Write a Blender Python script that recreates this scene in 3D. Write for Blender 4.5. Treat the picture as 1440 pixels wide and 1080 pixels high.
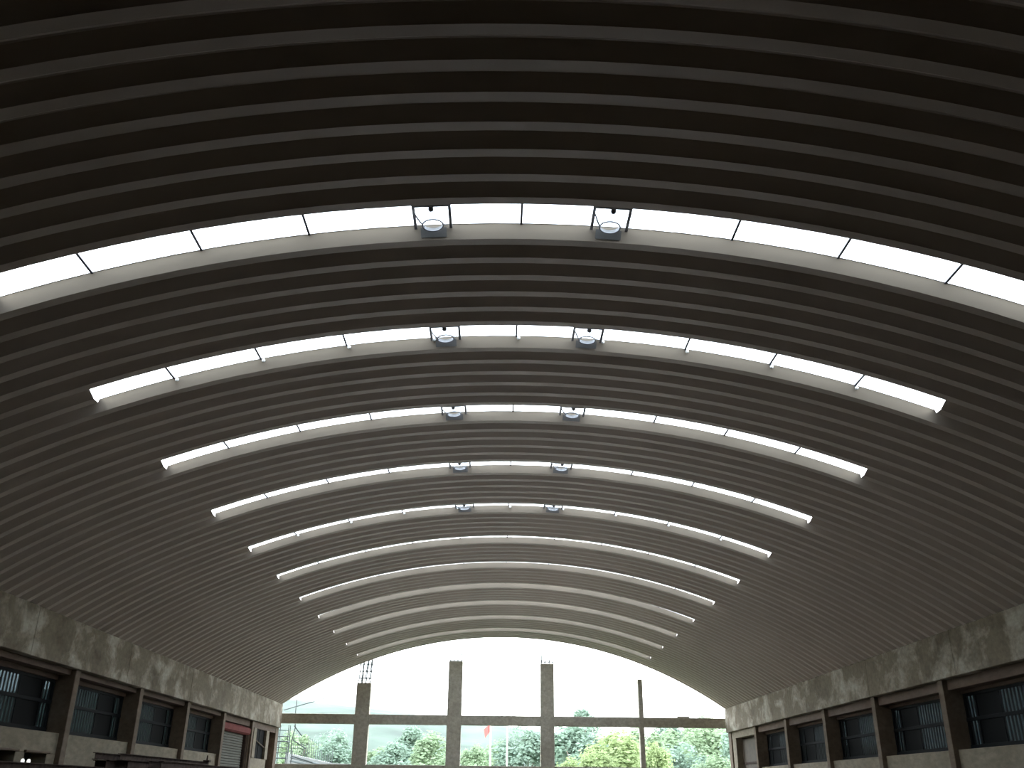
import bpy, bmesh, math, random
from mathutils import Vector, Matrix, noise

C = bpy.context.scene.collection
SC = bpy.context.scene
for o in list(bpy.data.objects):
    bpy.data.objects.remove(o)
PI = math.pi
random.seed(7)

# ---------------------------------------------------------------- camera, world, exposure
H = 1.6                                   # eye height
F = Vector((0.01034829, 0.91400424, 0.40557263))
R_ = Vector((0.99982716, -0.01572258, 0.00992178))
U = Vector((-0.01544519, -0.40539986, 0.91400897))
cam_d = bpy.data.cameras.new('camera')
cam_d.sensor_fit = 'HORIZONTAL'; cam_d.sensor_width = 36.0
cam_d.lens = 36.0 * 1289.16 / 1440.0
cam_d.clip_start = 0.05; cam_d.clip_end = 2000
cam = bpy.data.objects.new('camera', cam_d); C.objects.link(cam)
m = Matrix(((R_.x, U.x, -F.x), (R_.y, U.y, -F.y), (R_.z, U.z, -F.z))).to_4x4()
m.translation = Vector((0, 0, H))
cam.matrix_world = m
SC.camera = cam

w = bpy.data.worlds.new('overcast_sky'); SC.world = w; w.use_nodes = True
nt = w.node_tree; nt.nodes.clear()
out = nt.nodes.new('ShaderNodeOutputWorld'); bg = nt.nodes.new('ShaderNodeBackground')
tc = nt.nodes.new('ShaderNodeTexCoord'); sx = nt.nodes.new('ShaderNodeSeparateXYZ'); rp = nt.nodes.new('ShaderNodeValToRGB')
rp.color_ramp.elements[0].position = 0.0; rp.color_ramp.elements[0].color = (0.93, 0.97, 0.97, 1)
rp.color_ramp.elements[1].position = 0.8; rp.color_ramp.elements[1].color = (0.78, 0.89, 1.06, 1)
nt.links.new(tc.outputs['Generated'], sx.inputs[0]); nt.links.new(sx.outputs['Z'], rp.inputs[0])
nt.links.new(rp.outputs[0], bg.inputs['Color']); bg.inputs['Strength'].default_value = 1.0
nt.links.new(bg.outputs[0], out.inputs[0])

SC.view_settings.view_transform = 'Standard'
SC.view_settings.look = 'None'
SC.view_settings.gamma = 1.0
SC.view_settings.use_curve_mapping = False
SC.view_settings.exposure = 3.25
SC.cycles.diffuse_bounces = 6
SC.cycles.max_bounces = 14
SC.cycles.transparent_max_bounces = 16

# ---------------------------------------------------------------- materials
def new_mat(name):
    mt = bpy.data.materials.new(name); mt.use_nodes = True
    n = mt.node_tree.nodes; l = mt.node_tree.links
    return mt, n, l, n['Principled BSDF']

def plain(name, col, rough=0.6, metal=0.0, var=0.06, scale=3.0, bump=0.0, spec=0.5):
    mt, n, l, b = new_mat(name)
    b.inputs['Roughness'].default_value = rough; b.inputs['Metallic'].default_value = metal
    b.inputs['Specular IOR Level'].default_value = spec
    t = n.new('ShaderNodeTexCoord'); no = n.new('ShaderNodeTexNoise'); r = n.new('ShaderNodeValToRGB')
    no.inputs['Scale'].default_value = scale; no.inputs['Detail'].default_value = 6
    l.new(t.outputs['Object'], no.inputs['Vector']); l.new(no.outputs['Fac'], r.inputs[0])
    r.color_ramp.elements[0].position = 0.3; r.color_ramp.elements[1].position = 0.7
    r.color_ramp.elements[0].color = (*[c * (1 - var) for c in col], 1)
    r.color_ramp.elements[1].color = (*[min(1, c * (1 + var)) for c in col], 1)
    l.new(r.outputs[0], b.inputs['Base Color'])
    if bump:
        bp = n.new('ShaderNodeBump'); bp.inputs['Strength'].default_value = bump; bp.inputs['Distance'].default_value = 0.02
        l.new(no.outputs['Fac'], bp.inputs['Height']); l.new(bp.outputs[0], b.inputs['Normal'])
    return mt

def concrete(name, base, pale, dark, stain=0.5, sc=(1, 0.45, 1.2)):
    """raw cast concrete: cloudy tone, pale efflorescence patches, dark runs"""
    mt, n, l, b = new_mat(name)
    b.inputs['Roughness'].default_value = 0.85; b.inputs['Specular IOR Level'].default_value = 0.25
    t = n.new('ShaderNodeNewGeometry'); mp = n.new('ShaderNodeMapping'); mp.inputs['Scale'].default_value = sc
    l.new(t.outputs['Position'], mp.inputs[0])
    def noi(s, d, lo, hi, dist=0.0):
        no = n.new('ShaderNodeTexNoise'); no.inputs['Scale'].default_value = s; no.inputs['Detail'].default_value = d
        no.inputs['Roughness'].default_value = 0.62; no.inputs['Distortion'].default_value = dist
        l.new(mp.outputs[0], no.inputs['Vector'])
        r = n.new('ShaderNodeValToRGB'); r.color_ramp.elements[0].position = lo; r.color_ramp.elements[1].position = hi
        l.new(no.outputs['Fac'], r.inputs[0]); return no, r
    n1, r1 = noi(0.9, 9, 0.47, 0.62, 0.4); n2, r2 = noi(0.8, 6, 0.5, 0.75); n3, r3 = noi(7, 6, 0.3, 0.7)
    m1 = n.new('ShaderNodeMixRGB'); m1.inputs[1].default_value = (*base, 1); m1.inputs[2].default_value = (*pale, 1)
    mm = n.new('ShaderNodeMath'); mm.operation = 'MULTIPLY'; mm.inputs[1].default_value = stain
    l.new(r1.outputs[0], mm.inputs[0]); l.new(mm.outputs[0], m1.inputs[0])
    m2 = n.new('ShaderNodeMixRGB'); m2.inputs[2].default_value = (*dark, 1)
    mm2 = n.new('ShaderNodeMath'); mm2.operation = 'MULTIPLY'; mm2.inputs[1].default_value = stain * 0.9
    l.new(r2.outputs[0], mm2.inputs[0]); l.new(mm2.outputs[0], m2.inputs[0]); l.new(m1.outputs[0], m2.inputs[1])
    m3 = n.new('ShaderNodeMixRGB'); m3.blend_type = 'MULTIPLY'; m3.inputs[0].default_value = 0.35
    l.new(m2.outputs[0], m3.inputs[1]); l.new(r3.outputs[0], m3.inputs[2]); l.new(m3.outputs[0], b.inputs['Base Color'])
    bp = n.new('ShaderNodeBump'); bp.inputs['Strength'].default_value = 0.4; bp.inputs['Distance'].default_value = 0.03
    l.new(n1.outputs['Fac'], bp.inputs['Height']); l.new(bp.outputs[0], b.inputs['Normal'])
    return mt

def tinted(name, trans, gloss=0.04, body=(0.02, 0.02, 0.02)):
    """glazing: light passes straight through with a tint, a little sheen on top"""
    mt, n, l, b = new_mat(name)
    b.inputs['Base Color'].default_value = (*body, 1); b.inputs['Roughness'].default_value = 0.65; b.inputs['Specular IOR Level'].default_value = 0.15
    tr = n.new('ShaderNodeBsdfTransparent'); tr.inputs[0].default_value = (*trans, 1)
    ad = n.new('ShaderNodeMixShader'); ad.inputs[0].default_value = gloss
    l.new(tr.outputs[0], ad.inputs[1]); l.new(b.outputs[0], ad.inputs[2])
    l.new(ad.outputs[0], n['Material Output'].inputs[0])
    return mt

M = {}
M['roof'] = plain('roof_steel', (0.455, 0.395, 0.325), 0.45, 0.0, 0.05, 0.6, spec=0.5)
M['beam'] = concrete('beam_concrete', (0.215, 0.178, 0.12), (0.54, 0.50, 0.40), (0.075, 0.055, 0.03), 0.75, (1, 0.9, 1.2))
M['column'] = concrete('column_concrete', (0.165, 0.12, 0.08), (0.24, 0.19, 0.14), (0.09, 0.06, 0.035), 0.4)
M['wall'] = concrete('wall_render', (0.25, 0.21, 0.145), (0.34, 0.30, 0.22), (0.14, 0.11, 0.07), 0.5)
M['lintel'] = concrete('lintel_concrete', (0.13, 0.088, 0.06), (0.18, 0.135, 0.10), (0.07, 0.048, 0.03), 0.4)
M['gable'] = concrete('gable_concrete', (0.50, 0.46, 0.36), (0.60, 0.56, 0.47), (0.28, 0.24, 0.18), 0.5)
M['floor'] = concrete('floor_concrete', (0.06, 0.042, 0.026), (0.085, 0.06, 0.04), (0.04, 0.027, 0.016), 0.5, (0.2, 0.2, 0.2))
M['bounce_slab'] = plain('bounce_slab_pale', (0.74, 0.65, 0.58), 0.8, 0, 0.06, 0.5)
M['back'] = plain('back_wall_render', (0.06, 0.05, 0.045), 0.9)
M['frame'] = plain('window_steel', (0.010, 0.011, 0.012), 0.8, spec=0.1)
M['slat'] = plain('slat_steel', (0.02, 0.022, 0.022), 0.8, spec=0.1)
M['bright_pane'] = tinted('bright_ribbed_glazing', (0.17, 0.20, 0.21), 0.25, (0.03, 0.035, 0.035))  # same ribbed glazing, tinted lighter to brighten the left windows
M['pane'] = tinted('ribbed_glazing', (0.060, 0.075, 0.078), 0.25, (0.03, 0.035, 0.035))
M['dark_pane'] = tinted('smoked_glazing', (0.006, 0.007, 0.0075), 0.25, (0.03, 0.033, 0.033))
M['sheet'] = tinted('clear_roof_sheet', (0.90, 0.92, 0.93), 0.03, (0.7, 0.7, 0.7))
M['milky'] = tinted('milky_sheet', (0.45, 0.46, 0.47), 0.25, (0.7, 0.7, 0.7))
M['strap'] = plain('strap_steel', (0.10, 0.10, 0.11), 0.6)
M['white'] = plain('white_plastic', (0.80, 0.80, 0.78), 0.4)
M['vent'] = plain('vent_steel', (0.22, 0.22, 0.23), 0.5)
M['shade_grey'] = plain('shade_plate_grey', (0.24, 0.24, 0.24), 0.6)
M['rebar'] = plain('rebar_steel', (0.07, 0.08, 0.075), 0.8)
M['rust'] = plain('rusted_steel', (0.06, 0.042, 0.034), 0.9, 0.0, 0.4, 6, 0.4, spec=0.1)
M['red'] = plain('red_oxide_paint', (0.16, 0.045, 0.04), 0.85, 0, 0.25, 5, spec=0.08)
M['shutter'] = plain('shutter_steel', (0.13, 0.13, 0.11), 0.85, 0, 0.08, 2, spec=0.08)
M['door'] = plain('door_timber', (0.07, 0.055, 0.035), 0.8, 0, 0.2, 3)
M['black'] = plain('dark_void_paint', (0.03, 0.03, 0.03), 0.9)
M['leaf_a'] = plain('leaf_blue_green', (0.23, 0.31, 0.23), 0.7, 0, 0.35, 0.6)
M['leaf_b'] = plain('leaf_yellow_green', (0.29, 0.36, 0.16), 0.7, 0, 0.3, 0.6)
M['leaf_c'] = plain('leaf_mid_green', (0.26, 0.34, 0.20), 0.7, 0, 0.35, 0.6)
for k_ in ('leaf_a', 'leaf_b', 'leaf_c'):          # leaves let part of the light through
    nn = M[k_].node_tree; bs = nn.nodes['Principled BSDF']; bs.inputs['Specular IOR Level'].default_value = 0.2
    tl = nn.nodes.new('ShaderNodeBsdfTranslucent'); mx = nn.nodes.new('ShaderNodeMixShader'); mx.inputs[0].default_value = 0.45
    nn.links.new(bs.inputs['Base Color'].links[0].from_socket, tl.inputs[0])
    nn.links.new(bs.outputs[0], mx.inputs[1]); nn.links.new(tl.outputs[0], mx.inputs[2]); nn.links.new(mx.outputs[0], nn.nodes['Material Output'].inputs[0])
M['trunk'] = plain('bark', (0.22, 0.18, 0.14), 0.9)
M['hill'] = plain('hill_scrub', (0.055, 0.078, 0.054), 0.95, 0, 0.4, 0.09, spec=0.1)
M['pole'] = plain('pole_white_paint', (0.62, 0.62, 0.55), 0.6)
M['slab'] = plain('fresh_concrete', (0.16, 0.165, 0.15), 0.9)

# ---------------------------------------------------------------- helpers
def link(name, me, mt, parent=None, loc=(0, 0, 0), rot=(0, 0, 0)):
    if mt is not None and not me.materials:
        me.materials.append(mt)
    o = bpy.data.objects.new(name, me); C.objects.link(o)
    o.location = loc; o.rotation_euler = rot
    if parent: o.parent = parent
    return o

def to_mesh(name, bm, smooth=False):
    me = bpy.data.meshes.new(name)
    bmesh.ops.recalc_face_normals(bm, faces=bm.faces)
    bm.to_mesh(me); bm.free()
    if smooth:
        for p in me.polygons: p.use_smooth = True
    return me

def add_box(bm, x0, x1, y0, y1, z0, z1, bev=0.0):
    r = bmesh.ops.create_cube(bm, size=1)
    vs = r['verts']
    for v in vs:
        v.co = Vector(((x0 + x1) / 2 + v.co.x * (x1 - x0), (y0 + y1) / 2 + v.co.y * (y1 - y0), (z0 + z1) / 2 + v.co.z * (z1 - z0)))
    if bev:
        es = list({e for v in vs for e in v.link_edges})
        bmesh.ops.bevel(bm, geom=es, offset=bev, segments=1, affect='EDGES')
    return bm

def box(name, x0, x1, y0, y1, z0, z1, mt, parent=None, bev=0.01):
    """box whose origin sits at the middle of its underside"""
    cx, cy = (x0 + x1) / 2, (y0 + y1) / 2
    bm = add_box(bmesh.new(), x0 - cx, x1 - cx, y0 - cy, y1 - cy, 0, z1 - z0, bev)
    return link(name, to_mesh(name, bm), mt, parent, (cx, cy, z0))

def add_tube(bm, a, b, r, seg=6, r2=None):
    a, b = Vector(a), Vector(b); d = b - a; L = d.length
    if L < 1e-6: return
    q = d.to_track_quat('Z', 'Y').to_matrix().to_4x4()
    bmesh.ops.create_cone(bm, cap_ends=True, segments=seg, radius1=r, radius2=r if r2 is None else r2, depth=L,
                          matrix=Matrix.Translation((a + b) / 2) @ q)

def tube(name, a, b, r, mt, parent=None, seg=6, r2=None):
    a, b = Vector(a), Vector(b)
    bm = bmesh.new(); add_tube(bm, (0, 0, 0), b - a, r, seg, r2)
    return link(name, to_mesh(name, bm), mt, parent, a)

def empty(name, loc=(0, 0, 0), rot=(0, 0, 0)):
    o = bpy.data.objects.new(name, None); C.objects.link(o); o.location = loc; o.rotation_euler = rot
    o.empty_display_size = 0.2
    return o

def tag(o, label, cat, group=None, kind=None):
    o['label'] = label; o['category'] = cat
    if group: o['group'] = group
    if kind: o['kind'] = kind
    return o

def struct(o, label=None):
    o['kind'] = 'structure'
    if label: o['label'] = label
    return o

# ---------------------------------------------------------------- roof geometry
XC, ZC, RAD = 0.3545, -13.182 + H, 20.687
TH_E = 0.5906
TH_L, TH_R, TH0, DTH = -0.3668, 0.3614, -0.0055, 0.07464
PITCH = 3.66 / 7
YS0 = 10.70 + 0.363 + 0.08                 # centre of the panel that the first skylight replaces
RISE = 0.157
PROF = [(-PITCH / 2, RISE), (-PITCH / 2 + 0.015, RISE), (-0.08, 0), (0.08, 0), (PITCH / 2 - 0.015, RISE), (PITCH / 2, RISE)]

def arc_mesh(name, prof, t0, t1, n):
    bm = bmesh.new(); rows = []
    for i in range(n + 1):
        t = t0 + (t1 - t0) * i / n
        rows.append([bm.verts.new(((RAD + r) * math.sin(t), y, (RAD + r) * math.cos(t))) for y, r in prof])
    for i in range(n):
        for k in range(len(prof) - 1):
            bm.faces.new((rows[i][k], rows[i][k + 1], rows[i + 1][k + 1], rows[i + 1][k]))
    me = bpy.data.meshes.new(name); bm.to_mesh(me); bm.free()
    return me

def on_arc(th, r, y):
    return Vector((XC + (RAD + r) * math.sin(th), y, ZC + (RAD + r) * math.cos(th)))

TH_O = TH_E + 0.016
ceiling = struct(empty('ceiling', (XC, 0, H + 4.0)), 'vaulted ceiling of arched corrugated steel panels')
ceiling_inv = Vector((XC, 0, H + 4.0))
full = arc_mesh('roof_panel', PROF, -TH_O, TH_O, 44)
left = arc_mesh('roof_panel', PROF, -TH_O, TH_L, 9)
right = arc_mesh('roof_panel', PROF, TH_R, TH_O, 9)
full.materials.append(M['roof']); left.materials.append(M['roof']); right.materials.append(M['roof'])
base_off = Vector((XC, 0, ZC)) - ceiling_inv
N_SKY = 11
for j in range(-37, 76):
    y = YS0 + PITCH * j
    meshes = (left, right) if (j >= 0 and j % 7 == 0 and j // 7 < N_SKY) else (full,)
    for me in meshes:
        link('roof_panel', me, None, ceiling, base_off + Vector((0, y, 0)))

# ---------------------------------------------------------------- side walls
Y_BACK, Y_END = -8.4, 50.6
ZB0, ZB1 = H + 2.85, H + 4.0
COLS = [25.84 + 4.87 * k for k in range(-7, 6)]     # last one at 50.19
def side(sgn, xi, zs):
    """sgn -1 left / +1 right; xi inner face of the ring beam; zs side-specific heights"""
    nm = 'wall_left' if sgn < 0 else 'wall_right'
    wl = struct(empty(nm, (xi, 20, 0)))
    inv = Vector((-xi, -20, 0))
    def bx(name, d0, d1, y0, y1, z0, z1, mt, bev=0.01, parent=wl, off=inv):
        xs = sorted((xi + sgn * d0, xi + sgn * d1))
        o = box(name, xs[0], xs[1], y0, y1, z0, z1, mt, parent, bev)
        o.location += off
        return o
    # ring beam cast in lengths, a fine joint between them
    ys = [Y_BACK, -2.0, 4.2, 10.4, 16.6, 22.8, 29.0, 35.2, 41.4, 46.6, Y_END] if sgn < 0 else [Y_BACK, -1.0, 5.6, 11.8, 18.0, 24.6, 30.6, 37.0, 43.0, 48.3, Y_END]
    for a, b in zip(ys[:-1], ys[1:]):
        bx('ring_beam', 0.0, 0.75, a + 0.006, b - 0.006, ZB0 + random.uniform(-.008, .008), ZB1, M['beam'], 0.015)
    bx('beam_core', 0.05, 0.75, Y_BACK, Y_END - 0.05, ZB0 + 0.05, ZB1 - 0.02, M['beam'], 0)
    for c in COLS:
        bx('column', 0.10, 0.75, c - 0.15, c + 0.15, 0, ZB0, M['column'], 0.012)
    return wl, bx, inv

zl = dict(lin=H + 2.70, top=H + 2.56, mid=H + 2.01, bot=H + 1.38, rail=H + 1.28, sill=H + 1.25)
zr = dict(lin=H + 2.58, top=H + 2.47, mid=H + 1.84, bot=H + 1.22, rail=H + 1.12, sill=H + 1.10)
XL, XR = -11.165, 11.874
wall_l, bxl, invl = side(-1, XL, zl)
wall_r, bxr, invr = side(1, XR, zr)

def rib_mesh(name, x0, x1, z0, z1, step=0.17):
    """upright narrow strips with slots between them, across x"""
    bm = bmesh.new(); x = x0
    while x < x1 - 0.02:
        add_box(bm, x, min(x + step * 0.5, x1), -0.002, 0.002, z0, z1)
        x += step
    return to_mesh(name, bm)

win_n = [0]
def window(sgn, xi, y0, y1, z, d=0.64):
    """window between two columns; local x runs along the wall, y across it"""
    win_n[0] += 1
    xw = xi + sgn * d
    o = struct(empty('window_%d' % win_n[0], (xw, (y0 + y1) / 2, z['rail']), (0, 0, PI / 2)))
    L = (y1 - y0) / 2; hb = z['bot'] - z['rail']; ht = z['top'] - z['rail']; hm = z['mid'] - z['rail']
    def bar(nm, a0, a1, c0, c1, t=0.04):
        bm = add_box(bmesh.new(), a0, a1, -t, t, c0, c1, 0.004)
        return link(nm, to_mesh(nm, bm), M['frame'], o)
    bar('window_sill', -L, L, 0, hb, 0.06)
    bar('top_rail', -L, L, ht - 0.05, ht + 0.12)
    bar('mid_rail', -L, L, hm - 0.045, hm + 0.045, 0.05)
    bar('jamb', -L, -L + 0.05, hb, ht); bar('jamb', L - 0.05, L, hb, ht)
    # local x along +Y of the hall (rotated 90 deg): far end is +x
    s1, s2 = L - 0.62, L - 1.85
    bar('mullion', s1 - 0.02, s1 + 0.02, hb, ht, 0.03); bar('mullion', s2 - 0.02, s2 + 0.02, hb, ht, 0.03)
    def pane(a0, a1, mt, c0, c1):
        bm = add_box(bmesh.new(), a0, a1, -0.006, 0.006, c0, c1)
        p = link('pane', to_mesh('pane', bm), mt, o)
        p.location = (0, 0.0, 0)
        return p
    for c0, c1 in ((hb, hm - 0.045), (hm + 0.045, ht - 0.05)):
        pane(s1 + 0.02, L - 0.05, M['pane' if sgn > 0 else 'bright_pane'], c0, c1)
        pane(s2 + 0.02, s1 - 0.02, M['dark_pane'], c0, c1)
        pane(-L + 0.05, s2 - 0.02, M['pane' if sgn > 0 else 'bright_pane'], c0, c1)
    for a0, a1 in ((s1 + 0.03, L - 0.06), (-L + 0.06, s2 - 0.03)):
        r = link('upright_slats', rib_mesh('upright_slats', a0, a1, hb, ht - 0.05), M['slat'], o, (0, sgn * 0.012, 0))
        r['kind'] = 'stuff'
    return o

def bays(sgn, xi, z, bx, skip):
    for k in range(len(COLS) - 1):
        a, b = COLS[k] + 0.15, COLS[k + 1] - 0.15
        if k in skip: continue
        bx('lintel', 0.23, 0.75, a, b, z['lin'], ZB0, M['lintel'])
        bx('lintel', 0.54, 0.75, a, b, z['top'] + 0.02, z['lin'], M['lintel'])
        if not (sgn < 0 and k == 6):
            bx('parapet', 0.23, 0.78, a, b, 0, z['sill'], M['wall'])
        if k < 2:
            bx('infill', 0.5, 0.7, a, b, z['sill'], z['lin'], M['wall'])
            continue
        window(sgn, xi, a, b, z)

bays(-1, XL, zl, bxl, (10, 11))
bays(1, XR, zr, bxr, (11,))
for bx_, z in ((bxl, zl), (bxr, zr)):
    bx_('infill', 0.1, 0.78, Y_BACK, COLS[0] - 0.15, 0, ZB0, M['wall'])
    bx_('corner_pier', 0.10, 0.75, COLS[-1] + 0.15, Y_END, 0, ZB0, M['column'])

# left bay with two low openings under the window
a, b = COLS[6] + 0.15, COLS[7] - 0.15    # 25.99 .. ; bay index 6 spans COLS[6]..COLS[7]
a, b = COLS[6] + 0.15 - 4.87 * 0, COLS[7] - 0.15
LOW = H + 0.74
bxl('parapet', 0.23, 0.78, a, b, LOW, zl['sill'], M['wall'])
edges = [a, 21.25, 23.55, 24.0, 25.2, b]
for y0, y1 in ((a, 21.25), (23.55, 24.02), (25.2, b)):
    bxl('pier', 0.23, 0.78, y0, y1, 0, LOW, M['wall'])
for y0, y1 in ((21.25, 23.55), (24.02, 25.2)):
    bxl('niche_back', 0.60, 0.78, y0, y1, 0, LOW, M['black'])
    bxl('ledge', 0.16, 0.24, y0 - 0.06, y1 + 0.06, LOW, LOW + 0.05, M['column'])

# ------------ left: roller shutter bay
ya, yb = COLS[10] + 0.15, COLS[11] - 0.15
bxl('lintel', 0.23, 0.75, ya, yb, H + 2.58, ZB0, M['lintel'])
d1 = struct(empty('door_1', (XL - 0.36, (ya + yb) / 2, 0)), 'closed grey roller shutter under a red housing')
hl = (yb - 0.55 - ya) / 2
n = 0; zz = 0.0
slat_bm = bmesh.new()
prof = [(0, 0), (0.022, 0.02), (0.026, 0.05), (0.022, 0.08), (0, 0.1)]
vs = [[slat_bm.verts.new((x, yy, z_)) for x, z_ in prof] for yy in (-hl, hl)]
for i in range(4): slat_bm.faces.new((vs[0][i], vs[0][i + 1], vs[1][i + 1], vs[1][i]))
for f_ in (0, 1): slat_bm.faces.new(vs[f_])
slat_bm.faces.new((vs[0][0], vs[0][4], vs[1][4], vs[1][0]))
slat_me = to_mesh('shutter_slat', slat_bm); slat_me.materials.append(M['shutter'])
while zz < H + 2.2:
    s = link('shutter_slat', slat_me, None, d1, (0, -0.27, zz)); zz += 0.105
def dpart(nm, x0, x1, y0, y1, z0, z1, mt, bev=0.01):
    o = box(nm, x0, x1, y0, y1, z0, z1, mt, d1, bev); o.location -= d1.location; return o
hb_ = dpart('shutter_housing', XL - 0.40, XL - 0.14, ya + 0.02, yb - 0.02, H + 2.20, H + 2.52, M['red'], 0.07)
hb_['label'] = 'dull red shutter housing'
dpart('side_jamb', XL - 0.42, XL - 0.22, yb - 0.5, yb, 0, H + 2.2, M['rust'])
for k in range(3):
    dpart('guide_rail', XL - 0.22, XL - 0.17, yb - 0.46 + 0.16 * k, yb - 0.42 + 0.16 * k, 0, H + 2.2, M['column'] if k != 1 else M['rust'])
bxl('infill', 0.42, 0.75, ya, yb, 0, ZB0, M['wall'])
# ------------ left: last bay, narrow dark window in a pale frame
ya, yb = COLS[11] + 0.15, COLS[12] - 0.15
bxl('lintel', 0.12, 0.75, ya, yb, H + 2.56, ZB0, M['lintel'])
bxl('parapet', 0.12, 0.75, ya, 48.55, 0, H + 1.27, M['wall'])
bxl('infill', 0.5, 0.75, 48.55, yb, 0, H + 2.56, M['column'])
win_n[0] += 1
wn = struct(empty('window_%d' % win_n[0], (XL - 0.15, 47.0, H + 1.27)))
def wp(nm, x0, x1, y0, y1, z0, z1, mt):
    bm = add_box(bmesh.new(), x0, x1, y0, y1, z0, z1, 0.004); return link(nm, to_mesh(nm, bm), mt, wn)
wp('frame_post', -0.06, 0.08, -1.53, -1.0, 0, 1.29, M['wall']); wp('frame_post', -0.06, 0.08, 1.0, 1.55, 0, 1.29, M['wall'])
wp('pane', -0.05, -0.04, -1.0, 1.0, 0, 1.29, M['dark_pane'])
wp('mullion', -0.07, -0.02, -0.03, 0.03, 0, 1.29, M['frame'])
bm = bmesh.new(); add_tube(bm, (0.02, -0.95, 0.80), (0.02, 1.0, 0.52), 0.025)
link('stay_bar', to_mesh('stay_bar', bm), M['column'], wn)
# ------------ right: doorway at the far end
ya, yb = COLS[11] + 0.15, COLS[12] - 0.15
bxr('lintel', 0.14, 0.75, ya, yb, H + 2.52, ZB0, M['wall'])
bxr('infill', 0.60, 0.75, ya, yb, 0, H + 2.52, M['column'])
d2 = struct(empty('door_2', (XR + 0.3, 48.0, 0)), 'tall dark doorway with pale jambs')
def dp(nm, x0, x1, y0, y1, z0, z1, mt):
    bm = add_box(bmesh.new(), x0, x1, y0, y1, z0, z1, 0.006); return link(nm, to_mesh(nm, bm), mt, d2)
dp('door_jamb', -0.2, 0.1, 1.05, 1.75, 0, H + 2.52, M['wall'])
dp('door_jamb', -0.1, 0.1, -2.5, -2.2, 0, H + 2.52, M['column'])
dp('door_leaf', 0.12, 0.17, -2.2, 1.05, 0, H + 2.45, M['door'])
for zz in (0.9, 1.9, 2.9):
    dp('ledger', 0.08, 0.12, -2.1, 0.95, zz, zz + 0.09, M['rust'])

# ---------------------------------------------------------------- floor and back wall
struct(box('floor', -12.6, 13.3, Y_BACK, 51.2, -0.25, 0, M['floor'], None, 0))
struct(box('floor_bounce_slab', -3.8, 4.5, 14.5, 44.0, 0, 0.06, M['bounce_slab'], None, 0.01), 'added pale slab on the unseen floor, bouncing light to the roof')  # added out of view: pale slab bouncing light up to the roof centre
bm = bmesh.new()
bk = [(-12.3, 0), (13.0, 0)] + [(XC + (RAD + 0.3) * math.sin(t), ZC + (RAD + 0.3) * math.cos(t)) for t in [0.62 - 1.24 * i / 30 for i in range(31)]]
v0 = [bm.verts.new((x, 0, z_)) for x, z_ in bk]; v1 = [bm.verts.new((x, -0.3, z_)) for x, z_ in bk]
bm.faces.new(v0); bm.faces.new(v1[::-1])
for i in range(len(bk)):
    k = (i + 1) % len(bk); bm.faces.new((v0[i], v0[k], v1[k], v1[i]))
struct(link('wall_back', to_mesh('wall_back', bm), M['back'], None, (0, Y_BACK, 0)))

# ---------------------------------------------------------------- unfinished gable frame at the far end
G = 50.66; K = G / 50.37
wf = struct(empty('wall_far', (0, G, 0)), 'open unfinished concrete frame closing the far end')
def gp(nm, x0, x1, z0, z1, mt, y0=0.0, y1=0.35, bev=0.015, lean=0.0):
    bm = add_box(bmesh.new(), x0 * K - (x0 + x1) * K / 2, x1 * K - (x0 + x1) * K / 2, y0, y1, 0, (z1 - z0) * 1.0, bev)
    if lean:
        for v in bm.verts: v.co.x += lean * v.co.z
    return link(nm, to_mesh(nm, bm), mt, wf, ((x0 + x1) * K / 2, 0, z0))
zg = lambda z_: H + z_ * K
gcs = [(-7.38, -6.64, 5.10), (-2.61, -1.87, 6.24), (2.24, 2.95, 6.18), (7.36, 7.60, 5.45)]
cols = []
for x0, x1, zt in gcs:
    cols.append(gp('gable_column', x0, x1, 0, zg(zt), M['gable'], 0.0, 0.45))
xs_ = [-11.25] + [v for c in gcs for v in c[:2]] + [11.9]
for i in range(0, len(xs_), 2):
    gp('upper_beam', xs_[i], xs_[i + 1], zg(3.07), zg(3.55), M['gable'], 0.03, 0.38)
    gp('lower_beam', xs_[i], xs_[i + 1], zg(0.60), zg(1.145), M['gable'], 0.03, 0.40)
gp('beam_stub', 9.36, 9.99, zg(3.55), zg(3.62), M['gable'], 0.05, 0.36, 0.01)
# starter bars on the column heads
def rods(col, cx, n, h, tops, leanx, ties):
    hz = 0.0
    c0 = Vector(col.location)
    zt = max(v.co.z for v in col.data.vertices)
    for i in range(n):
        fx = (i / (n - 1) - 0.5) * 0.62; yy = 0.08 + 0.28 * (i % 2)
        bm = bmesh.new(); p = [(fx, yy, zt)]
        hh = h * tops[i % len(tops)]
        p.append((fx + leanx * 0.4 + random.uniform(-.02, .02), yy, zt + hh * 0.5)); p.append((fx + leanx + random.uniform(-.05, .05), yy, zt + hh))
        for a_, b_ in zip(p[:-1], p[1:]): add_tube(bm, a_, b_, 0.03, 5)
        link('starter_bar', to_mesh('starter_bar', bm), M['rebar'], col)
    for tz in ties:
        bm = bmesh.new(); x = leanx * tz / h
        q = [(-0.33 + x, 0.06, zt + tz), (0.33 + x, 0.06, zt + tz), (0.33 + x, 0.38, zt + tz), (-0.33 + x, 0.38, zt + tz)]
        for i in range(4): add_tube(bm, q[i], q[(i + 1) % 4], 0.018, 5)
        link('tie', to_mesh('tie', bm), M['rebar'], col)
rods(cols[0], 0, 7, 1.35, (1, 0.95, 1.05), 0.10, (0.25, 0.6, 0.95))
rods(cols[1], 0, 4, 0.5, (0.75, 1, 0.6, 0.9), 0.0, (0.06,))
rods(cols[2], 0, 4, 0.42, (1.1, 0.35, 0.5, 0.3), 0.0, (0.08, 0.16))

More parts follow.
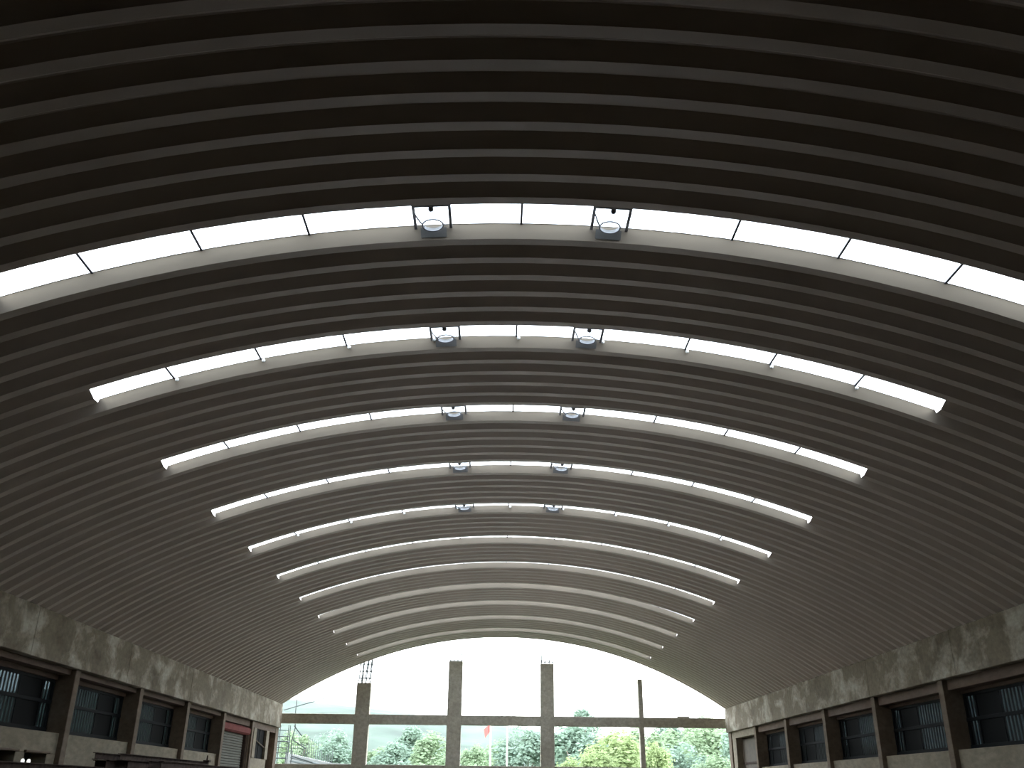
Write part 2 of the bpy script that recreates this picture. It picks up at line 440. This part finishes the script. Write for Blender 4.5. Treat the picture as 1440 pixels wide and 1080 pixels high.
# ---------------------------------------------------------------- skylights
order = ['nearest', 'second', 'third', 'fourth', 'fifth', 'sixth', 'seventh', 'eighth', 'ninth', 'tenth', 'eleventh']
sky_note = ['widest and running out of both sides of the picture', 'with brackets and white clips, ends both in view', 'a thinner band beneath the second',
            'thin bright band above the first narrow line', 'narrow white line with clips along it', 'fine warm white line', 'hair thin line, last still bright all along',
            'shut to a pale strip with bright ends', 'pale strip with dot at each end', 'faint pale strip near the gable', 'last faint strip before the open gable']
sw = PITCH / 2
ths = [TH_L] + [TH0 + DTH * k for k in range(-4, 5)] + [TH_R]
for n_ in range(N_SKY):
    y = YS0 + 3.66 * n_
    top = on_arc(TH0, RISE, y)
    s = empty('skylight', top)
    tag(s, '%s arched skylight from the camera, %s' % (order[n_], sky_note[n_]), 'skylight', 'arched skylights across the vault')
    def rel(th, r, yy): return on_arc(th, r, yy) - top
    for i in range(10):
        t0, t1 = ths[i], ths[i + 1]
        bm = bmesh.new(); rows = []
        for q in range(4):
            t = t0 + (t1 - t0) * q / 3
            rows.append([bm.verts.new(rel(t, r, y + yy)) for yy, r in ((-sw - 0.01, RISE + 0.004), (sw + 0.01, RISE + 0.004), (sw + 0.01, RISE + 0.010), (-sw - 0.01, RISE + 0.010))])
        for q in range(3):
            for k in range(4):
                bm.faces.new((rows[q][k], rows[q][(k + 1) % 4], rows[q + 1][(k + 1) % 4], rows[q + 1][k]))
        bm.faces.new(rows[0]); bm.faces.new(rows[3][::-1])
        link('clear_sheet', to_mesh('clear_sheet', bm), M['sheet'], s)
    for i in range(1, 10):
        t = ths[i]
        bm = add_box(bmesh.new(), -0.016, 0.016, -sw - 0.04, sw + 0.01, -0.025, 0.0)
        d = link('joint_strap', to_mesh('joint_strap', bm), M['strap'], s, rel(t, RISE, y), (0, t, 0))
        if n_ in (1, 4):
            bm = bmesh.new(); bmesh.ops.create_uvsphere(bm, u_segments=8, v_segments=6, radius=0.035)
            add_tube(bm, (0, 0, 0), (0, -0.02, 0.07), 0.012)
            c = link('clip', to_mesh('clip', bm, True), M['white'], s, rel(t + 0.002, RISE - 0.045, y + sw + 0.01), (0, t, 0))
            c['label'] = 'small white clip'

# vents set into the first five skylights
vent_proto = None
def make_vent(n_, k, th, y):
    v = empty('roof_ventilator', on_arc(th, 0.0, y), (0, th, 0))
    return v
def ring_mesh(name, R1, r, seg=24, ring=6):
    bm = bmesh.new(); rows = []
    for i in range(seg):
        a_ = 2 * PI * i / seg
        rows.append([bm.verts.new(((R1 + r * math.cos(2 * PI * j / ring)) * math.cos(a_), (R1 + r * math.cos(2 * PI * j / ring)) * math.sin(a_), r * math.sin(2 * PI * j / ring))) for j in range(ring)])
    for i in range(seg):
        for j in range(ring):
            bm.faces.new((rows[i][j], rows[(i + 1) % seg][j], rows[(i + 1) % seg][(j + 1) % ring], rows[i][(j + 1) % ring]))
    return to_mesh(name, bm, True)
bm = bmesh.new(); rows = []
for j in range(5):                              # shallow throat: a flared collar
    rr, zz = [(0.150, 0.02), (0.155, 0.05), (0.170, 0.085), (0.19, 0.11), (0.215, 0.13)][j]
    rows.append([bm.verts.new((rr * math.cos(2 * PI * i / 24), rr * math.sin(2 * PI * i / 24), zz)) for i in range(24)])
for j in range(4):
    for i in range(24):
        bm.faces.new((rows[j][i], rows[j][(i + 1) % 24], rows[j + 1][(i + 1) % 24], rows[j + 1][i]))
throat_me = to_mesh('throat', bm, True); throat_me.materials.append(M['milky'])
rim_me = ring_mesh('rim', 0.15, 0.012); rim_me.materials.append(M['vent'])
bm = bmesh.new(); bmesh.ops.create_uvsphere(bm, u_segments=12, v_segments=8, radius=0.042); add_tube(bm, (0, 0, 0), (0, 0, 0.1), 0.018, 8)
hub_me = to_mesh('hub', bm, True); hub_me.materials.append(M['vent'])
W2 = RAD * DTH / 3 / 2
bar_me = to_mesh('curb_bar', add_box(bmesh.new(), -0.022, 0.022, -0.38, 0.30, -0.01, 0.02, 0.004)); bar_me.materials.append(M['vent'])
cross_me = to_mesh('cross_bar', add_box(bmesh.new(), -W2, W2, -0.02, 0.02, -0.012, 0.02, 0.004)); cross_me.materials.append(M['vent'])
bm = bmesh.new()
for a_, b_ in (((-W2, -0.22, 0), (-W2 + .06, -0.02, -0.01)), ((-W2 + .06, -0.02, -0.01), (-0.13, 0.2, 0.02))): add_tube(bm, a_, b_, 0.011)
shade_plate_me = to_mesh('shade_plate', add_box(bmesh.new(), -0.19, 0.19, -0.085, 0.06, -0.004, 0.0)); shade_plate_me.materials.append(M['shade_grey'])  # thin dark plate added for the shaded spot below the rim
arm_me = to_mesh('swing_arm', bm, True); arm_me.materials.append(M['vent'])
ordn = ['nearest', 'second', 'third', 'fourth', 'fifth']
for n_ in range(5):
    for sg, side_ in ((-1, 'left'), (1, 'right')):
        th = TH0 + DTH * (sg * 5 / 6)
        y = YS0 + 3.66 * n_
        v = empty('roof_ventilator', on_arc(th, 0.06, y), (0, th, 0))
        tag(v, 'small framed roof ventilator %s of centre in the %s skylight band' % (side_, ordn[n_]), 'ventilator', 'ventilators set in the skylights')
        link('curb_bar', bar_me, None, v, (-W2, 0, 0.05)); link('curb_bar', bar_me, None, v, (W2, 0, 0.05))
        link('cross_bar', cross_me, None, v, (0, -0.40, -0.04))
        link('throat', throat_me, None, v, (0.0, 0.13, -0.03)); link('rim', rim_me, None, v, (0.0, 0.13, -0.01))
        link('shade_plate', shade_plate_me, None, v, (0.0, 0.36, 0.005), (-0.735, 0, 0))
        link('hub', hub_me, None, v, (0.0, -0.34, -0.05)); link('swing_arm', arm_me, None, v, (0, 0, 0))

# ---------------------------------------------------------------- rusted steel stacked on trestles by the left wall
def ibeam_mesh(name, L, h=0.22, wd=0.14, t=0.014):
    bm = bmesh.new()
    add_box(bm, -wd / 2, wd / 2, -L / 2, L / 2, 0, t); add_box(bm, -wd / 2, wd / 2, -L / 2, L / 2, h - t, h); add_box(bm, -t / 2, t / 2, -L / 2, L / 2, t, h - t)
    return to_mesh(name, bm)
def trestle(x, y, hgt, label):
    t = empty('trestle', (x, y, 0)); tag(t, label, 'trestle', 'trestles under the rusted steel')
    bm = add_box(bmesh.new(), -1.0, 1.0, -0.06, 0.06, hgt - 0.12, hgt, 0.005); link('top_rail', to_mesh('top_rail', bm), M['rust'], t)
    for sx_ in (-1, 1):
        for sy in (-1, 1):
            tube('leg', (sx_ * 0.85, 0, hgt - 0.1), (sx_ * 0.95, sy * 0.5, 0), 0.035, M['rust'], t, 6)
        tube('brace', (sx_ * 0.9, 0.28, 0.8), (sx_ * 0.9, -0.28, 0.8), 0.02, M['rust'], t)
for y, hg, lb in ((18.5, 1.78, 'rusted steel trestle nearest the camera at the low end of the stack'), (22.8, 1.78, 'second rusted trestle under the low beams'),
                  (27.0, 2.0, 'third rusted trestle under the raised beams'), (32.8, 2.0, 'farthest rusted trestle beneath the stack end')):
    trestle(-9.6, y, hg, lb)
lay = [(-10.3, 20.7, 1.78, 6.4), (-9.9, 20.5, 1.78, 6.2), (-9.5, 20.8, 1.78, 6.3), (-9.0, 20.6, 1.78, 6.0),
       (-10.3, 30.0, 2.0, 8.6), (-9.9, 29.8, 2.0, 9.0), (-9.45, 30.1, 2.0, 8.8), (-9.0, 29.9, 2.0, 8.2), (-8.75, 30.1, 2.0, 8.4)]
steps = ['closest to the wall', 'second from the wall', 'third from the wall', 'on the hall side']
steps2 = ['closest to the wall', 'second from the wall', 'in the middle', 'second from the hall side', 'on the hall side edge']
for i, (x, y, z_, L) in enumerate(lay):
    o = link('steel_beam', ibeam_mesh('steel_beam', L), M['rust'], None, (x, y, z_), (0, 0, random.uniform(-.012, .012)))
    lb = ('near low rusted steel beam %s, resting on trestles' % steps[i]) if i < 4 else ('far raised rusted steel beam %s, resting on trestles' % steps2[i - 4])
    tag(o, lb, 'steel beam', 'rusted steel beams on trestles')
lay2 = [(-10.1, 28.6, 2.22, 7.2), (-9.7, 29.6, 2.22, 8.0)]
for i, (x, y, z_, L) in enumerate(lay2):
    o = link('steel_beam', ibeam_mesh('steel_beam', L, 0.16), M['rust'], None, (x, y, z_), (0, 0, 0.004))
    tag(o, ('shorter', 'longer')[i] + ' rusted steel beam lying on top of the far raised stack', 'steel beam', 'rusted steel beams on trestles')
pst = empty('post_stub', (-9.66, 33.2, 2.38)); tag(pst, 'short dark upright stub standing on the far end of the stack', 'post')
bm = add_box(bmesh.new(), -0.1, 0.1, -0.1, 0.1, 0, 0.05, 0.004); link('base_plate', to_mesh('base_plate', bm), M['rust'], pst)
tube('rod', (0, 0, 0.05), (0, 0, 0.20), 0.03, M['rust'], pst, 8, 0.02)
for i, (x, lb) in enumerate(((20.85, 'left one of the two small white lamps at the lower left'), (21.12, 'right one of the two small white lamps at the lower left'))):
    v = empty('lamp', (-9.9, x, 2.0)); tag(v, lb, 'lamp', 'small white lamps on the rusted beams')
    bm = add_box(bmesh.new(), -0.05, 0.05, -0.04, 0.04, 0, 0.03, 0.004); link('lamp_base', to_mesh('lamp_base', bm), M['frame'], v)
    bm = bmesh.new(); bmesh.ops.create_uvsphere(bm, u_segments=12, v_segments=8, radius=0.038, matrix=Matrix.Translation((0, 0, 0.065)) @ Matrix.Scale(1.35, 4, (0, 0, 1)))
    me = to_mesh('bulb', bm, True); bmt = plain('bulb_glass', (0.9, 0.9, 0.9), 0.3); link('bulb', me, bmt, v)
    bnode = bmt.node_tree.nodes['Principled BSDF']; bnode.inputs['Emission Color'].default_value = (1, 1, 0.95, 1); bnode.inputs['Emission Strength'].default_value = 0.12

# ---------------------------------------------------------------- outside: ground and hills
def elev(y): return 0.071 - (y - 1002) * 0.000662
def px(x, Y): return (x - 698) * 0.000735 * Y
bm = bmesh.new()
nx, ny = 60, 44; grid = []
for j in range(ny + 1):
    t = j / ny; Y = 51.3 + t * t * 420
    row = []
    for i in range(nx + 1):
        X = (i / nx - 0.5) * (160 + 900 * t)
        d = max(0.0, Y - 95)
        ridge = 0.0
        if d > 0:
            s = min(1.0, d / 170.0); s = s * s * (3 - 2 * s)
            side_ = 0.5 - 0.5 * math.tanh((X + 5) / 60)
            hgt = 10.0 + 15.0 * side_ + 5.0 * noise.noise(Vector((X / 70, Y / 90, 3.1)))
            ridge = s * hgt + 1.2 * noise.noise(Vector((X / 9, Y / 9, 0.4))) * min(1, d / 20)
        row.append(bm.verts.new((X, Y, -0.3 + ridge)))
    grid.append(row)
for j in range(ny):
    for i in range(nx):
        bm.faces.new((grid[j][i], grid[j][i + 1], grid[j + 1][i + 1], grid[j + 1][i]))
struct(link('ground', to_mesh('ground', bm, True), M['hill']), 'pale green hazy hillside beyond the open gable')
bm = bmesh.new(); add_box(bm, -160, 160, -60, 51.3, -0.6, -0.3)
struct(link('ground_around', to_mesh('ground_around', bm), M['hill']))

# trees
def leaf_mesh(name, n, seed):
    rnd = random.Random(seed); bm = bmesh.new()
    clumps = []
    for k in range(22):
        a_ = rnd.uniform(0, 2 * PI); e = rnd.uniform(-0.5, 1.0); rr = rnd.uniform(0.35, 0.8)
        clumps.append((Vector((rr * math.cos(a_) * math.sqrt(max(.1, 1 - e * e)), rr * math.sin(a_) * math.sqrt(max(.1, 1 - e * e)), 0.72 * e)), rnd.uniform(0.22, 0.42)))
    for i in range(n):
        c, r = clumps[i % len(clumps)]
        d = Vector((rnd.gauss(0, 1), rnd.gauss(0, 1), rnd.gauss(0, 1) + 0.3)).normalized()
        p = c + d * r * rnd.uniform(0.6, 1.15)
        nrm = (d + Vector((rnd.uniform(-.6, .6), rnd.uniform(-.6, .6), rnd.uniform(-.3, .9)))).normalized()
        q = nrm.to_track_quat('Z', 'Y').to_matrix()
        s = rnd.uniform(0.045, 0.085)
        pts = [Vector((-s, 0, 0)), Vector((0, -s * 0.55, s * .15)), Vector((s, 0, 0)), Vector((0, s * 0.55, s * .15))]
        bm.faces.new([bm.verts.new(p + q @ v) for v in pts])
    me = bpy.data.meshes.new(name); bm.to_mesh(me); bm.free(); return me
leafs = {}
for key in ('leaf_a', 'leaf_b', 'leaf_c'):
    for s_ in range(2):
        me = leaf_mesh('foliage', 4200, 11 * s_ + len(key) + ord(key[-1])); me.materials.append(M[key]); leafs[key, s_] = me
def trunk_mesh():
    bm = bmesh.new(); add_tube(bm, (0, 0, 0), (0.02, 0, 0.55), 0.05, 8, 0.035)
    for a_ in range(5):
        add_tube(bm, (0.02, 0, 0.5), (0.3 * math.cos(a_ * 1.26), 0.3 * math.sin(a_ * 1.26), 0.85), 0.028, 6, 0.012)
    return to_mesh('trunk', bm)
tr_me = trunk_mesh(); tr_me.materials.append(M['trunk'])
TREES = [  # pixel x, top y, distance, half width px, kind, label
    (666, 1048, 84, 26, 'leaf_c', 'small mid green tree left of the flagpole'),
    (700, 1036, 92, 30, 'leaf_c', 'rounded green tree between the two white poles'),
    (738, 1020, 79, 40, 'leaf_a', 'tall blue green tree right of the white poles'),
    (774, 1028, 100, 34, 'leaf_a', 'bluish tree half hidden by the third gable column'),
    (806, 1012, 90, 44, 'leaf_a', 'bluish green tree just right of the third gable column'),
    (815, 991, 109, 26, 'leaf_a', 'crown showing above the upper gable beam'),
    (862, 1026, 70, 54, 'leaf_b', 'broad bright yellow green tree left of the thin gable post'),
    (838, 1050, 61, 30, 'leaf_b', 'low yellow green tree in front of the broad one'),
    (800, 1064, 63, 24, 'leaf_b', 'low bush at the foot of the third gable column'),
    (905, 1014, 95, 40, 'leaf_c', 'mid green tree behind the thin gable post'),
    (917, 1042, 62, 24, 'leaf_b', 'small bright tree right of the thin gable post'),
    (955, 1010, 104, 44, 'leaf_c', 'dense green tree in the middle of the right opening'),
    (1000, 1014, 90, 44, 'leaf_c', 'rounded green tree left of the right pier'),
    (1030, 1018, 78, 34, 'leaf_a', 'bluish green tree beside the right pier'),
    (952, 1044, 76, 38, 'leaf_a', 'low blue green tree in the right opening'),
    (1002, 1052, 66, 34, 'leaf_c', 'low green shrub by the right pier'),
    (604, 1030, 108, 36, 'leaf_c', 'distant tree left of the second gable column'),
    (560, 1044, 88, 34, 'leaf_a', 'distant bluish tree low in the second opening'),
    (470, 1030, 107, 34, 'leaf_a', 'distant pale tree above the unfinished slab'),
    (424, 1026, 101, 30, 'leaf_c', 'distant tree behind the rebar cage'),
    (532, 1052, 113, 26, 'leaf_c', 'low distant tree just right of the first gable column'),
    (582, 1020, 114, 32, 'leaf_a', 'tallest distant tree in the second opening'),
    (446, 1044, 114, 26, 'leaf_c', 'small distant tree behind the row of upright bars'),
    (934, 1004, 114, 34, 'leaf_a', 'tall bluish tree right behind the thin gable post'),
    (982, 1002, 115, 36, 'leaf_c', 'tall green tree at the back of the right opening'),
    (1026, 1006, 113, 34, 'leaf_c', 'tall green tree at the back beside the right pier'),
]
for i, (x, ytop, Y, hw, key, lb) in enumerate(TREES):
    X = px(x, Y); zt = H + elev(ytop) * Y; r = hw * 0.000775 * Y
    base = -0.3 if Y < 96 else max(-0.3, zt - 2.6 * r)
    t = empty('tree', (X, Y, base)); tag(t, lb, 'tree', 'trees beyond the gable')
    hh = zt - base
    f = link('foliage', leafs[key, i % 2], None, t, (0, 0, hh - r * 0.95)); f.scale = (r, r, max(r, hh * 0.42)) ; f.location.z = hh - f.scale.z * 0.97
    f.rotation_euler.z = i * 1.3
    tk = link('trunk', tr_me, None, t); tk.scale = (r * 1.2, r * 1.2, max(0.5, hh - f.scale.z * 0.9) / 0.75)

# ---------------------------------------------------------------- outside: site things
def gpt(x, y, Y): return Vector((px(x, Y), Y, H + elev(y) * Y))
fp = empty('flagpole', (px(689, 66), 66, -0.3)); tag(fp, 'thin white flagpole with a small red flag seen through the middle opening', 'flagpole')
ztop = H + elev(1014) * 66 + 0.3
tube('pole', (0, 0, 0), (0, 0, ztop), 0.055, M['pole'], fp, 8)
bm = bmesh.new(); vs = []
for i in range(9):
    u = i / 8; vs.append([bm.verts.new((-0.05 - 0.42 * u, 0.10 * math.sin(u * 7), ztop - 0.05 - 0.35 * u)), bm.verts.new((-0.05 - 0.32 * u, 0.10 * math.sin(u * 7 + .6), ztop - 0.55 - 0.4 * u))])
for i in range(8): bm.faces.new((vs[i][0], vs[i + 1][0], vs[i + 1][1], vs[i][1]))
fl = link('flag', to_mesh('flag', bm, True), plain('flag_red', (0.7, 0.12, 0.1), 0.8), fp)
lp = empty('lamp_post', (px(712, 64), 64, -0.3)); tag(lp, 'white post with small lamp heads rising just above the upper gable beam', 'lamp post')
ztop = H + elev(997) * 64 + 0.3
tube('pole', (0, 0, 0), (0, 0, ztop), 0.05, M['pole'], lp, 8)
tube('arm', (-0.35, 0, ztop - 0.3), (0.4, 0, ztop - 0.2), 0.02, M['pole'], lp)
for x, dz in ((-0.35, -0.3), (0.4, -0.2), (0.02, 0.0)):
    bm = bmesh.new(); bmesh.ops.create_cone(bm, cap_ends=True, segments=10, radius1=0.14, radius2=0.06, depth=0.16, matrix=Matrix.Translation((x, 0, ztop + dz)))
    link('lamp_head', to_mesh('lamp_head', bm), M['vent'], lp)

# rebar cage standing outside the left pier
Yc = 51.6
rc = empty('rebar_cage', (-11.25, Yc, 0)); tag(rc, 'tall rebar ladder cage standing outside the left pier', 'rebar cage')
for x, y in ((-0.26, 0), (0.26, 0), (-0.26, 0.4), (0.26, 0.4)):
    tube('upright_bar', (x, y, -0.3), (x + 0.03, y, H + 3.05), 0.022, M['rebar'], rc)
z_ = 0.6; i = 0
while z_ < H + 3.0:
    bm = bmesh.new(); zz = z_ + random.uniform(-.03, .03)
    q = [(-0.28, -0.02, zz), (0.28, -0.02, zz + random.uniform(-.03, .03)), (0.28, 0.42, zz), (-0.28, 0.42, zz)]
    for k in range(4): add_tube(bm, q[k], q[(k + 1) % 4], 0.016 if i % 3 else 0.03, 5)
    link('hoop', to_mesh('hoop', bm), M['rebar'], rc); z_ += 0.27; i += 1
sp = empty('scaffold_post', (-10.78, 52.0, 0)); tag(sp, 'crooked steel post with slanting struts right of the rebar cage', 'scaffold post')
bm = bmesh.new(); p = [(0.0, 0, -0.3), (-0.02, 0, 2.2), (0.03, 0, 3.1), (-0.05, 0, 3.9), (0.08, 0, 4.6), (0.0, 0, 5.0), (0.02, 0, H + 4.62)]
for a_, b_ in zip(p[:-1], p[1:]): add_tube(bm, a_, b_, 0.026)
link('post', to_mesh('post', bm), M['rebar'], sp)
for za, zb, L in ((4.65, 4.15, 0.45), (3.95, 3.5, 0.75), (3.15, 2.85, 1.15)):
    tube('strut', (0, 0.03, za), (L, 0.03, zb), 0.03, M['rebar'], sp)
tp = tube('slanting_pole', gpt(400, 998, 52.4), gpt(456, 980, 52.4), 0.028, M['rebar'], None)
tag(tp, 'long thin pole slanting up to the right above the upper beam at left', 'pole')

# unfinished slab with a row of upright bars
Ys = 60
sl = empty('unfinished_terrace', (px(450, Ys), Ys, -0.3)); tag(sl, 'pale unfinished concrete terrace with upright rebar in the left opening', 'terrace')
a_ = gpt(408, 1060, Ys); b_ = gpt(468, 1073, Ys); base = Vector(sl.location)
bm = bmesh.new()
pts = [(a_.x, a_.z), (b_.x, b_.z), (b_.x + 2.0, b_.z - 0.1), (b_.x + 2.0, -0.3), (a_.x, -0.3)]
f0 = [bm.verts.new((x - base.x, 0, z_ - base.z)) for x, z_ in pts]; f1 = [bm.verts.new((x - base.x, 3.0, z_ - base.z)) for x, z_ in pts]
bm.faces.new(f0); bm.faces.new(f1[::-1])
for i in range(5): bm.faces.new((f0[i], f0[(i + 1) % 5], f1[(i + 1) % 5], f1[i]))
link('slab', to_mesh('slab', bm), M['slab'], sl)
for i in range(22):
    u = i / 21; x = 412 + 60 * u; yb = 1061 + 11 * u
    hgt = [1.0, 0.55, 0.75, 1.1][(i // 3) % 4] * (1.0 if u < 0.8 else 0.6)
    p0 = gpt(x, yb, Ys + 0.3) - base; q0 = p0 + Vector((random.uniform(-.03, .03), 0, hgt))
    tube('upright_bar', p0 - Vector((0, 0, 0.1)), q0, 0.02, M['rebar'], sl, 5)
for k in range(2):
    p0 = gpt(415, 1066 + 5 * k, Ys - 0.5) - base; q0 = gpt(462, 1077 + 3 * k, Ys - 0.5) - base
    tube('edge_rail', p0, q0, 0.05, M['rebar'], sl)
# sagging wires at the right
for i, (y0, y1, lb) in enumerate(((998, 1003, 'upper thin wire sagging across the right gable corner'), (1004, 1006, 'lower thin wire sagging across the right gable corner'))):
    A = gpt(972, y0, 56); B = gpt(1014, y1, 56)
    bm = bmesh.new(); prev = None
    for k in range(9):
        u = k / 8; q = (B - A) * u + Vector((0, 0, -0.12 * 4 * u * (1 - u)))
        if prev is not None: add_tube(bm, prev, q, 0.012, 5)
        prev = q
    tag(link('overhead_wire', to_mesh('overhead_wire', bm), M['rebar'], None, A), lb, 'wire')

# ---------------------------------------------------------------- humid haze lying over the valley outside
bm = add_box(bmesh.new(), -280, 280, 116, 430, -0.2, 45)
mt = bpy.data.materials.new('valley_haze'); mt.use_nodes = True; n = mt.node_tree.nodes; n.clear()
o_ = n.new('ShaderNodeOutputMaterial'); vsc = n.new('ShaderNodeVolumeScatter')
vsc.inputs['Density'].default_value = 0.0006; vsc.inputs['Color'].default_value = (0.98, 1.0, 1.0, 1)
mt.node_tree.links.new(vsc.outputs[0], o_.inputs['Volume'])
hz = link('haze', to_mesh('haze', bm), mt); hz['kind'] = 'stuff'; hz['label'] = 'thin pale haze over the hillside outside'
